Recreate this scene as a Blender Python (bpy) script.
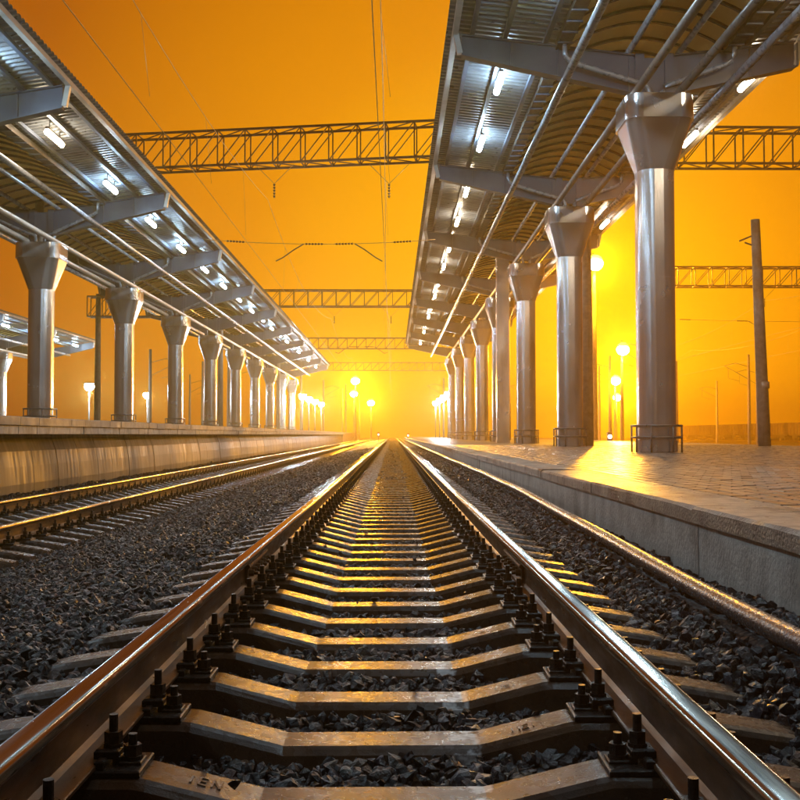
import bpy, bmesh, math, random
import numpy as np
from mathutils import Vector, Matrix

random.seed(7)
RNG = np.random.default_rng(11)
for o in list(bpy.data.objects):
    bpy.data.objects.remove(o)
SC = bpy.context.scene
COL = SC.collection
PI = math.pi

# ---------------------------------------------------------------- camera
# x = metres to the right of the lens, y = metres ahead, z = 0 at the top of the rails
CAMZ = 0.686
cam_d = bpy.data.cameras.new('camera')
cam_d.sensor_width = 36.0
cam_d.lens = 36.0 * 1015.0 / 800.0
cam_d.clip_start = 0.05
cam_d.clip_end = 5000.0
cam = bpy.data.objects.new('camera', cam_d)
cam.location = (0.0, 0.0, CAMZ)
cam.rotation_euler = (PI / 2 + math.atan(34.5 / 1015.0), 0.0, -math.atan(7.0 / 1015.0))
COL.objects.link(cam)
SC.camera = cam

# ---------------------------------------------------------------- world: night sky, mist lit by sodium lamps
W = bpy.data.worlds.new('World')
SC.world = W
W.use_nodes = True
wn, wl = W.node_tree.nodes, W.node_tree.links
wn.clear()
w_out = wn.new('ShaderNodeOutputWorld')
w_bg = wn.new('ShaderNodeBackground')
w_tc = wn.new('ShaderNodeTexCoord')
w_dot = wn.new('ShaderNodeVectorMath'); w_dot.operation = 'DOT_PRODUCT'
gd = Vector((0.12, 1.0, 0.10)).normalized()
w_dot.inputs[1].default_value = gd
w_ramp = wn.new('ShaderNodeValToRGB')
w_map = wn.new('ShaderNodeMapRange')
w_map.inputs['From Min'].default_value = -1.0
w_map.inputs['From Max'].default_value = 1.0
wl.new(w_tc.outputs['Generated'], w_dot.inputs[0])
wl.new(w_dot.outputs['Value'], w_map.inputs['Value'])
wl.new(w_map.outputs['Result'], w_ramp.inputs['Fac'])
el = w_ramp.color_ramp.elements
el[0].position = 0.0;  el[0].color = (0.045, 0.018, 0.006, 1)
el[1].position = 1.0;  el[1].color = (1.12, 0.50, 0.001, 1)
e = el.new(0.55); e.color = (0.095, 0.030, 0.004, 1)
e = el.new(0.84); e.color = (0.15, 0.034, 0.002, 1)
e = el.new(0.935); e.color = (0.43, 0.105, 0.001, 1)
e = el.new(0.98); e.color = (0.82, 0.285, 0.001, 1)
w_bg.inputs['Strength'].default_value = 1.0
wl.new(w_ramp.outputs['Color'], w_bg.inputs['Color'])
wl.new(w_bg.outputs['Background'], w_out.inputs['Surface'])

SC.view_settings.view_transform = 'Standard'
SC.view_settings.look = 'None'
SC.view_settings.exposure = 0.0
SC.view_settings.gamma = 1.0
SC.render.engine = 'CYCLES'
SC.cycles.max_bounces = 6
SC.cycles.diffuse_bounces = 2
SC.cycles.glossy_bounces = 3
SC.cycles.transmission_bounces = 3
SC.cycles.volume_bounces = 1
SC.cycles.caustics_reflective = False
SC.cycles.caustics_refractive = False
SC.cycles.sample_clamp_indirect = 4.0
SC.cycles.use_denoising = True

HAZE_DENSITY = 0.0021
SODIUM = (1.0, 0.40, 0.006)
COOL = (0.72, 0.90, 1.0)

# ---------------------------------------------------------------- materials
MATS = {}
def new_mat(name):
    m = bpy.data.materials.new(name)
    m.use_nodes = True
    nt = m.node_tree
    nt.nodes.clear()
    out = nt.nodes.new('ShaderNodeOutputMaterial')
    b = nt.nodes.new('ShaderNodeBsdfPrincipled')
    nt.links.new(b.outputs['BSDF'], out.inputs['Surface'])
    MATS[name] = m
    return m, nt, b, out

def surf(name, c1, c2, scale=3.0, rough=(0.4, 0.6), metal=0.0, bump=0.0, bscale=None, stretch=(1, 1, 1),
         detail=6.0, lo=0.35, hi=0.65, spec=0.5, coat=0.0, stain=None, stain_scale=(1, 1, 1), stain_lo=0.55, stain_hi=0.75,
         anis=0.0, subsurface=None, bdist=0.02):
    """two-tone noise surface with grain, optional stains and fine relief"""
    m, nt, b, out = new_mat(name)
    N, L = nt.nodes, nt.links
    tc = N.new('ShaderNodeTexCoord')
    geo = N.new('ShaderNodeNewGeometry')
    mp = N.new('ShaderNodeMapping'); mp.inputs['Scale'].default_value = stretch
    L.new(geo.outputs['Position'], mp.inputs['Vector'])
    nz = N.new('ShaderNodeTexNoise'); nz.inputs['Scale'].default_value = scale; nz.inputs['Detail'].default_value = detail
    nz.inputs['Roughness'].default_value = 0.62
    L.new(mp.outputs['Vector'], nz.inputs['Vector'])
    mr = N.new('ShaderNodeMapRange'); mr.inputs['From Min'].default_value = lo; mr.inputs['From Max'].default_value = hi
    L.new(nz.outputs['Fac'], mr.inputs['Value'])
    mx = N.new('ShaderNodeMix'); mx.data_type = 'RGBA'
    mx.inputs['A'].default_value = (*c1, 1); mx.inputs['B'].default_value = (*c2, 1)
    L.new(mr.outputs['Result'], mx.inputs['Factor'])
    colour = mx.outputs['Result']
    if stain is not None:
        mp2 = N.new('ShaderNodeMapping'); mp2.inputs['Scale'].default_value = stain_scale
        L.new(geo.outputs['Position'], mp2.inputs['Vector'])
        n2 = N.new('ShaderNodeTexNoise'); n2.inputs['Scale'].default_value = 1.0; n2.inputs['Detail'].default_value = 5
        L.new(mp2.outputs['Vector'], n2.inputs['Vector'])
        m2 = N.new('ShaderNodeMapRange'); m2.inputs['From Min'].default_value = stain_lo; m2.inputs['From Max'].default_value = stain_hi
        L.new(n2.outputs['Fac'], m2.inputs['Value'])
        x2 = N.new('ShaderNodeMix'); x2.data_type = 'RGBA'
        L.new(m2.outputs['Result'], x2.inputs['Factor'])
        L.new(colour, x2.inputs['A']); x2.inputs['B'].default_value = (*stain, 1)
        colour = x2.outputs['Result']
    L.new(colour, b.inputs['Base Color'])
    rr = N.new('ShaderNodeMapRange'); rr.inputs['From Min'].default_value = 0.3; rr.inputs['From Max'].default_value = 0.7
    rr.inputs['To Min'].default_value = rough[0]; rr.inputs['To Max'].default_value = rough[1]
    n3 = N.new('ShaderNodeTexNoise'); n3.inputs['Scale'].default_value = scale * 2.3; n3.inputs['Detail'].default_value = 4
    L.new(mp.outputs['Vector'], n3.inputs['Vector'])
    L.new(n3.outputs['Fac'], rr.inputs['Value'])
    L.new(rr.outputs['Result'], b.inputs['Roughness'])
    b.inputs['Metallic'].default_value = metal
    b.inputs['Specular IOR Level'].default_value = spec
    b.inputs['Coat Weight'].default_value = coat
    b.inputs['Coat Roughness'].default_value = 0.15
    b.inputs['Anisotropic'].default_value = anis
    if bump:
        n4 = N.new('ShaderNodeTexNoise'); n4.inputs['Scale'].default_value = bscale or scale * 6; n4.inputs['Detail'].default_value = 6
        L.new(mp.outputs['Vector'], n4.inputs['Vector'])
        bp = N.new('ShaderNodeBump'); bp.inputs['Strength'].default_value = bump; bp.inputs['Distance'].default_value = bdist
        L.new(n4.outputs['Fac'], bp.inputs['Height'])
        L.new(bp.outputs['Normal'], b.inputs['Normal'])
    return m

surf('rail_side', (0.085, 0.042, 0.018), (0.17, 0.085, 0.034), scale=9, stretch=(1, .25, 1), rough=(0.26, 0.46), metal=0.45, bump=0.35, bscale=60, stain=(0.03, 0.02, 0.014), stain_scale=(2, 3, 14), bdist=.004)
surf('rail_head', (0.82, 0.78, 0.72), (0.68, 0.62, 0.54), scale=22, stretch=(1, .04, 1), rough=(0.14, 0.26), metal=1.0, bump=0.06, bscale=160, stain=(0.60, 0.50, 0.39), stain_scale=(70, 1.6, 1), stain_lo=.58, stain_hi=.70, bdist=.002)
surf('rail_head_edge', (0.85, 0.74, 0.56), (0.62, 0.50, 0.36), scale=14, stretch=(1, .1, 1), rough=(0.16, 0.28), metal=1.0)
surf('grease_steel', (0.012, 0.011, 0.010), (0.05, 0.035, 0.024), scale=40, rough=(0.25, 0.5), metal=0.35, bump=0.5, bscale=220, bdist=.004)
surf('painted_steel', (0.050, 0.070, 0.110), (0.070, 0.092, 0.135), scale=1.4, rough=(0.35, 0.5), metal=0.15, stain=(0.038, 0.045, 0.06), stain_scale=(1.2, 1.2, .4), bump=.03)
surf('pipe_paint', (0.30, 0.32, 0.36), (0.24, 0.26, 0.30), scale=2.5, rough=(0.22, 0.36), metal=0.35)
surf('dark_pipe_paint', (0.15, 0.13, 0.12), (0.21, 0.18, 0.16), scale=2.5, rough=(0.25, 0.4), metal=0.35)
surf('edge_trim', (0.55, 0.52, 0.48), (0.45, 0.42, 0.38), scale=2.5, rough=(0.3, 0.5), metal=0.25)
surf('deck_steel', (0.24, 0.27, 0.31), (0.17, 0.19, 0.22), scale=1.2, stretch=(1, 2.5, 1), rough=(0.26, 0.42), metal=0.65, stain=(0.11, 0.11, 0.12), stain_scale=(.5, 1.6, 1))
surf('gutter_steel', (0.05, 0.045, 0.042), (0.09, 0.08, 0.07), scale=4, rough=(0.35, 0.55), metal=0.5)
surf('stainless', (0.74, 0.75, 0.78), (0.66, 0.66, 0.68), scale=.6, detail=2, rough=(0.20, 0.28), metal=0.8, stain=(0.42, 0.40, 0.39), stain_scale=(1.6, 1.6, .35), stain_lo=.56, stain_hi=.74)
surf('gantry_steel', (0.24, 0.14, 0.065), (0.33, 0.20, 0.10), scale=5, rough=(0.45, 0.65), metal=0.4)
surf('wire_metal', (0.50, 0.34, 0.14), (0.62, 0.42, 0.18), scale=5, rough=(0.35, 0.5), metal=0.7)
surf('insulator', (0.10, 0.05, 0.03), (0.15, 0.07, 0.04), scale=8, rough=(0.15, 0.3))
surf('mast_concrete', (0.26, 0.23, 0.20), (0.36, 0.32, 0.28), scale=6, rough=(0.6, 0.8), bump=.15, bscale=40, stain=(.15, .13, .11), stain_scale=(4, 4, .5))
surf('wall_concrete', (0.60, 0.59, 0.54), (0.40, 0.39, 0.36), scale=5.0, stretch=(1, 1, .8), rough=(0.4, 0.65), bump=0.45, bscale=42, stain=(0.13, 0.12, 0.10), stain_scale=(1.5, 2.0, 1.3), stain_lo=.54, stain_hi=.76)
surf('cap_concrete', (0.33, 0.30, 0.26), (0.17, 0.155, 0.135), scale=5, rough=(0.26, 0.5), bump=0.4, bscale=50, stain=(0.055, 0.046, 0.036), stain_scale=(2.6, 1.9, 2.2), stain_lo=.52, stain_hi=.64)
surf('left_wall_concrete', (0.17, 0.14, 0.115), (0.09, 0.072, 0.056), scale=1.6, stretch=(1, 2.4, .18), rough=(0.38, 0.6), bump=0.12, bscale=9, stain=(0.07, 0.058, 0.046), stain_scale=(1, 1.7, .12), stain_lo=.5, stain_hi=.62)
surf('coping_concrete', (0.40, 0.36, 0.31), (0.27, 0.24, 0.205), scale=2.2, rough=(0.4, 0.6), bump=.2, bscale=30, stain=(.13, .11, .09), stain_scale=(1, 1.3, 2))
surf('paving_bed', (0.07, 0.065, 0.06), (0.11, 0.10, 0.09), scale=5, rough=(0.3, 0.5), bump=.3)
surf('far_paving', (0.22, 0.205, 0.19), (0.15, 0.14, 0.13), scale=5, rough=(0.22, 0.4), bump=.3, bscale=14)
surf('ground_soil', (0.055, 0.047, 0.040), (0.095, 0.082, 0.07), scale=.8, rough=(0.55, 0.8), bump=.6, bscale=9)
surf('ballast_base', (0.030, 0.031, 0.034), (0.065, 0.066, 0.070), scale=24, rough=(0.4, 0.6), bump=1.0, bscale=26, bdist=.05)
surf('pipe_steel', (0.20, 0.15, 0.12), (0.11, 0.09, 0.085), scale=30, stretch=(1, .8, 1), rough=(0.2, 0.34), metal=0.45, bump=.5, bscale=60, bdist=.006, stain=(.05, .055, .09), stain_scale=(9, 2, 9))
surf('wagon_paint', (0.16, 0.10, 0.06), (0.10, 0.065, 0.045), scale=1.2, rough=(0.5, 0.7), stain=(.06, .045, .035), stain_scale=(.6, .6, 1.5))
surf('lamp_housing', (0.12, 0.12, 0.13), (0.17, 0.17, 0.18), scale=6, rough=(0.35, 0.5), metal=.5)
surf('signal_black', (0.015, 0.015, 0.016), (0.03, 0.03, 0.03), scale=6, rough=(0.4, 0.6))
surf('embossed', (0.17, 0.125, 0.085), (0.11, 0.08, 0.05), scale=20, rough=(0.2, 0.34))

def mat_sleeper():
    m = surf('sleeper_concrete', (0.098, 0.058, 0.032), (0.050, 0.030, 0.018), scale=9, rough=(0.18, 0.36), bump=0.35, bscale=210, bdist=.003, spec=.36,
             stain=(0.055, 0.042, 0.033), stain_scale=(3.0, 4.0, 3.0), stain_lo=.5, stain_hi=.68)
    nt = m.node_tree; N, L = nt.nodes, nt.links
    b = [n for n in N if n.type == 'BSDF_PRINCIPLED'][0]
    src = b.inputs['Base Color'].links[0].from_socket
    geo = N.new('ShaderNodeNewGeometry')
    sep = N.new('ShaderNodeSeparateXYZ'); L.new(geo.outputs['Position'], sep.inputs['Vector'])
    nz = N.new('ShaderNodeTexNoise'); nz.inputs['Scale'].default_value = 16; nz.inputs['Detail'].default_value = 5
    L.new(geo.outputs['Position'], nz.inputs['Vector'])
    # white paint dabs beside the right-hand bend of the sleepers of the middle track
    def band(c, w):
        s = N.new('ShaderNodeMath'); s.operation = 'SUBTRACT'; L.new(sep.outputs['X'], s.inputs[0]); s.inputs[1].default_value = c
        a = N.new('ShaderNodeMath'); a.operation = 'ABSOLUTE'; L.new(s.outputs[0], a.inputs[0])
        r = N.new('ShaderNodeMapRange'); r.inputs['From Min'].default_value = w; r.inputs['From Max'].default_value = w * .8
        L.new(a.outputs[0], r.inputs['Value']); return r.outputs['Result']
    bn = band(0.225, 0.05)
    mr = N.new('ShaderNodeMapRange'); mr.inputs['From Min'].default_value = .47; mr.inputs['From Max'].default_value = .58
    L.new(nz.outputs['Fac'], mr.inputs['Value'])
    mu = N.new('ShaderNodeMath'); mu.operation = 'MULTIPLY'; L.new(bn, mu.inputs[0]); L.new(mr.outputs['Result'], mu.inputs[1])
    ry = N.new('ShaderNodeMapRange'); ry.inputs['From Min'].default_value = 4.9; ry.inputs['From Max'].default_value = 4.4
    L.new(sep.outputs['Y'], ry.inputs['Value'])
    mu2 = N.new('ShaderNodeMath'); mu2.operation = 'MULTIPLY'; L.new(mu.outputs[0], mu2.inputs[0]); L.new(ry.outputs['Result'], mu2.inputs[1])
    mx = N.new('ShaderNodeMix'); mx.data_type = 'RGBA'; L.new(mu2.outputs[0], mx.inputs['Factor'])
    L.new(src, mx.inputs['A']); mx.inputs['B'].default_value = (0.55, 0.55, 0.54, 1)
    L.new(mx.outputs['Result'], b.inputs['Base Color'])
mat_sleeper()

def mat_attr(name, attr, rough, bump, bscale, spec=.4, c_lo=(0, 0, 0), c_hi=(1, 1, 1)):
    m, nt, b, out = new_mat(name)
    N, L = nt.nodes, nt.links
    at = N.new('ShaderNodeAttribute'); at.attribute_name = attr
    geo = N.new('ShaderNodeNewGeometry')
    nz = N.new('ShaderNodeTexNoise'); nz.inputs['Scale'].default_value = bscale; nz.inputs['Detail'].default_value = 5
    L.new(geo.outputs['Position'], nz.inputs['Vector'])
    mr = N.new('ShaderNodeMapRange'); mr.inputs['To Min'].default_value = .45; mr.inputs['To Max'].default_value = 1.6
    mr.inputs['From Min'].default_value = .3; mr.inputs['From Max'].default_value = .7
    L.new(nz.outputs['Fac'], mr.inputs['Value'])
    vm = N.new('ShaderNodeVectorMath'); vm.operation = 'SCALE'
    L.new(at.outputs['Color'], vm.inputs[0]); L.new(mr.outputs['Result'], vm.inputs['Scale'])
    L.new(vm.outputs['Vector'], b.inputs['Base Color'])
    b.inputs['Roughness'].default_value = rough
    b.inputs['Specular IOR Level'].default_value = spec
    bp = N.new('ShaderNodeBump'); bp.inputs['Strength'].default_value = bump; bp.inputs['Distance'].default_value = .012
    L.new(nz.outputs['Fac'], bp.inputs['Height']); L.new(bp.outputs['Normal'], b.inputs['Normal'])
    return m
mat_attr('stone', 'tint', 0.30, 1.0, 42)
mat_attr('paver_field', 'tint', 0.28, 0.25, 60)

def mat_paver():
    m, nt, b, out = new_mat('paver')
    N, L = nt.nodes, nt.links
    oi = N.new('ShaderNodeObjectInfo')
    rp = N.new('ShaderNodeValToRGB')
    rp.color_ramp.elements[0].color = (0.07, 0.065, 0.06, 1); rp.color_ramp.elements[1].color = (0.19, 0.178, 0.163, 1)
    L.new(oi.outputs['Random'], rp.inputs['Fac']); L.new(rp.outputs['Color'], b.inputs['Base Color'])
    geo = N.new('ShaderNodeNewGeometry')
    nz = N.new('ShaderNodeTexNoise'); nz.inputs['Scale'].default_value = 60; L.new(geo.outputs['Position'], nz.inputs['Vector'])
    bp = N.new('ShaderNodeBump'); bp.inputs['Strength'].default_value = .25; bp.inputs['Distance'].default_value = .006
    L.new(nz.outputs['Fac'], bp.inputs['Height']); L.new(bp.outputs['Normal'], b.inputs['Normal'])
    b.inputs['Roughness'].default_value = .28
mat_paver()

def mat_poly():
    m, nt, b, out = new_mat('polycarbonate')
    N, L = nt.nodes, nt.links
    geo = N.new('ShaderNodeNewGeometry')
    nz = N.new('ShaderNodeTexNoise'); nz.inputs['Scale'].default_value = .7; nz.inputs['Detail'].default_value = 4
    L.new(geo.outputs['Position'], nz.inputs['Vector'])
    mx = N.new('ShaderNodeMix'); mx.data_type = 'RGBA'
    mx.inputs['A'].default_value = (0.93, 0.88, 0.40, 1); mx.inputs['B'].default_value = (0.80, 0.75, 0.34, 1)
    L.new(nz.outputs['Fac'], mx.inputs['Factor'])
    tr = N.new('ShaderNodeBsdfTranslucent')
    L.new(mx.outputs['Result'], b.inputs['Base Color']); L.new(mx.outputs['Result'], tr.inputs['Color'])
    b.inputs['Roughness'].default_value = .3
    ms = N.new('ShaderNodeMixShader'); ms.inputs['Fac'].default_value = .42
    L.new(b.outputs['BSDF'], ms.inputs[1]); L.new(tr.outputs['BSDF'], ms.inputs[2])
    L.new(ms.outputs['Shader'], out.inputs['Surface'])
mat_poly()

def mat_emit(name, col, strength):
    m, nt, b, out = new_mat(name)
    nt.nodes.remove(b)
    em = nt.nodes.new('ShaderNodeEmission')
    em.inputs['Color'].default_value = (*col, 1); em.inputs['Strength'].default_value = strength
    nt.links.new(em.outputs['Emission'], out.inputs['Surface'])
    return m
TUBE_L = 165.0
mat_emit('tube_cool', (0.60, 0.84, 1.0), TUBE_L)
mat_emit('tube_warm', (1.0, 0.80, 0.55), TUBE_L * .75)
mat_emit('tube_dim', (1.0, 0.72, 0.42), TUBE_L * .3)
mat_emit('sodium_glass', (1.0, 0.80, 0.42), 160.0)
mat_emit('cool_glass', (0.85, 0.95, 1.0), 260.0)
mat_emit('red_glass', (1.0, 0.10, 0.06), 30.0)
mat_emit('white_glass', (1.0, 0.9, 0.85), 20.0)

# ---------------------------------------------------------------- mesh builder and scene helpers
class MB:
    def __init__(s): s.v = []; s.f = []; s.m = []; s.s = []; s.keep = False
    def add(s, vs, fs, mat=0, smooth=False):
        b = len(s.v); s.v.extend([tuple(p) for p in vs])
        for f in fs:
            s.f.append(tuple(b + i for i in f)); s.m.append(mat); s.s.append(smooth)
        return s
    def box(s, x0, x1, y0, y1, z0, z1, mat=0):
        if x0 > x1: x0, x1 = x1, x0
        if y0 > y1: y0, y1 = y1, y0
        if z0 > z1: z0, z1 = z1, z0
        vs = [(x0, y0, z0), (x1, y0, z0), (x1, y1, z0), (x0, y1, z0), (x0, y0, z1), (x1, y0, z1), (x1, y1, z1), (x0, y1, z1)]
        return s.add(vs, [(3, 2, 1, 0), (4, 5, 6, 7), (0, 1, 5, 4), (1, 2, 6, 5), (2, 3, 7, 6), (3, 0, 4, 7)], mat)
    def cbox(s, x0, x1, y0, y1, z0, z1, c, mat=0):
        """box with its upper edges chamfered by c"""
        r = []
        for (d, z) in ((0, z0), (0, z1 - c), (c, z1)):
            r.append([(x0 + d, y0 + d, z), (x1 - d, y0 + d, z), (x1 - d, y1 - d, z), (x0 + d, y1 - d, z)])
        return s.loft(r, mat=mat)
    def loft(s, rings, mat=0, smooth=False, cap=True, closed=True):
        n = len(rings[0]); b = len(s.v)
        for r in rings: s.v.extend([tuple(p) for p in r])
        for i in range(len(rings) - 1):
            for k in range(n if closed else n - 1):
                k2 = (k + 1) % n
                s.f.append((b + i * n + k, b + i * n + k2, b + (i + 1) * n + k2, b + (i + 1) * n + k)); s.m.append(mat); s.s.append(smooth)
        if cap and closed:
            s.f.append(tuple(b + k for k in reversed(range(n)))); s.m.append(mat); s.s.append(False)
            s.f.append(tuple(b + (len(rings) - 1) * n + k for k in range(n))); s.m.append(mat); s.s.append(False)
        return s
    def path(s, pts, r, n=10, mat=0, cap=True, smooth=True):
        pts = [Vector(p) for p in pts]; rings = []
        if not isinstance(r, (list, tuple)): r = [r] * len(pts)
        for i, p in enumerate(pts):
            if i == 0: t = pts[1] - p
            elif i == len(pts) - 1: t = p - pts[i - 1]
            else: t = (pts[i + 1] - p).normalized() + (p - pts[i - 1]).normalized()
            t.normalize()
            up = Vector((0, 0, 1)) if abs(t.z) < .95 else Vector((1, 0, 0))
            a = t.cross(up).normalized(); c = a.cross(t).normalized()
            rings.append([p + (a * math.cos(2 * PI * k / n) + c * math.sin(2 * PI * k / n)) * r[i] for k in range(n)])
        return s.loft(rings, mat, smooth, cap)
    def bar(s, p, q, w, mat=0):
        """square bar"""
        p, q = Vector(p), Vector(q); t = (q - p).normalized()
        up = Vector((0, 0, 1)) if abs(t.z) < .95 else Vector((0, 1, 0))
        a = t.cross(up).normalized() * w / 2; c = a.normalized().cross(t).normalized() * w / 2
        return s.loft([[o + a + c, o - a + c, o - a - c, o + a - c] for o in (p, q)], mat)
    def prism(s, poly, y0, y1, mat=0):
        return s.loft([[(x, y0, z) for x, z in poly], [(x, y1, z) for x, z in poly]], mat)
    def mesh(s, name, mats, off=(0, 0, 0)):
        me = bpy.data.meshes.new(name)
        ox, oy, oz = off
        me.from_pydata([(x - ox, y - oy, z - oz) for x, y, z in s.v], [], s.f)
        for mt in ([mats] if isinstance(mats, str) else mats): me.materials.append(MATS[mt])
        me.polygons.foreach_set('material_index', s.m)
        me.polygons.foreach_set('use_smooth', s.s)
        if not s.keep:
            bm = bmesh.new(); bm.from_mesh(me); bmesh.ops.recalc_face_normals(bm, faces=bm.faces); bm.to_mesh(me); bm.free()
        me.update()
        return me

def wloc(o):
    v = Vector((0, 0, 0))
    while o is not None:
        v += o.location; o = o.parent
    return v
def part(mb, name, mats, parent):
    """mesh given in scene coordinates, linked under its parent"""
    o = bpy.data.objects.new(name, mb.mesh(name, mats, wloc(parent) if parent else (0, 0, 0)))
    COL.objects.link(o); o.parent = parent
    return o
def inst(me, name, parent, at, rz=0.0, scale=None):
    """object sharing mesh data, at = scene coordinates"""
    o = bpy.data.objects.new(name, me); COL.objects.link(o)
    o.parent = parent
    o.location = Vector(at) - (wloc(parent) if parent else Vector((0, 0, 0)))
    if rz: o.rotation_euler.z = rz
    if scale: o.scale = scale
    return o
def tag(o, label, cat, group=None):
    o['label'] = label; o['category'] = cat
    if group: o['group'] = group
    return o
def thing(name, label, cat, loc=(0, 0, 0), group=None):
    o = bpy.data.objects.new(name, None); o.empty_display_size = .2; COL.objects.link(o); o.location = loc
    return tag(o, label, cat, group)
def structure(mb, name, mats):
    o = part(mb, name, mats, None); o['kind'] = 'structure'; return o
def Zc(z): return z + CAMZ           # height given from lens level
ORD = ['first', 'second', 'third', 'fourth', 'fifth', 'sixth', 'seventh', 'eighth', 'ninth', 'tenth', 'eleventh', 'twelfth', 'thirteenth',
       'fourteenth', 'fifteenth', 'sixteenth', 'seventeenth', 'eighteenth', 'nineteenth', 'twentieth', 'twenty-first', 'twenty-second', 'twenty-third', 'twenty-fourth', 'twenty-fifth']

TRK = -0.046                 # axis of the middle track
LTRK = -5.08                 # axis of the left track
LZ = -0.31                   # its rail level
PLX = 1.80                   # edge of the right platform
PLZ = Zc(-0.428)             # its surface
LPX = -6.95                  # edge of the left platform
LPZ = Zc(0.335)
FAR = 260.0

# ---------------------------------------------------------------- ground and ballast
g = MB(); g.box(-300, 300, -40, 560, -1.6, -1.15)
structure(g, 'ground', 'ground_soil')

BP = [(-8.2, -.50), (-7.3, -.50), (-6.75, -.57), (-6.45, -.63), (-3.7, -.63), (-3.3, -.585), (-2.6, -.46), (-1.9, -.33), (-1.45, -.275), (-1.28, -.285), (-.95, -.30),
      (-.4, -.322), (.3, -.322), (.85, -.30), (1.18, -.285), (1.32, -.22), (1.5, -.16), (1.66, -.155), (1.9, -.165)]
bpx = np.array([p[0] for p in BP]); bpz = np.array([p[1] for p in BP])
def bumpf(x, y):
    return (np.sin(x * 3.1 + 1.3 * np.sin(y * .9)) * np.sin(y * 2.3 + .7) * .012 + np.sin(x * 7.7 + y * 3.9) * np.sin(y * 6.1 - x * 2.0) * .007)
def bz(x, y): return np.interp(x, bpx, bpz) + bumpf(x, y)

def ballast():
    xs = np.unique(np.concatenate([np.linspace(-8.2, 1.9, 90), bpx]))
    ys = np.concatenate([np.arange(-4, 16, .18), np.arange(16, 60, .8), np.arange(60, FAR + 1, 8)])
    X, Y = np.meshgrid(xs, ys)
    Z = bz(X, Y) - .012
    m = MB(); n = len(xs)
    m.v = list(zip(X.ravel().tolist(), Y.ravel().tolist(), Z.ravel().tolist()))
    for j in range(len(ys) - 1):
        for i in range(n - 1):
            a = j * n + i
            m.f.append((a, a + 1, a + 1 + n, a + n)); m.m.append(0); m.s.append(True)
    structure(m, 'ballast_bed', 'ballast_base')
ballast()

SP = 0.51
SY0 = 2.735 - 10 * SP         # sleepers of the middle track, first one behind the lens
LSY0 = 2.95 - 4 * SP
def near_sleeper(y, y0):
    k = np.round((y - y0) / SP)
    return np.abs(y - (y0 + k * SP))

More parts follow.
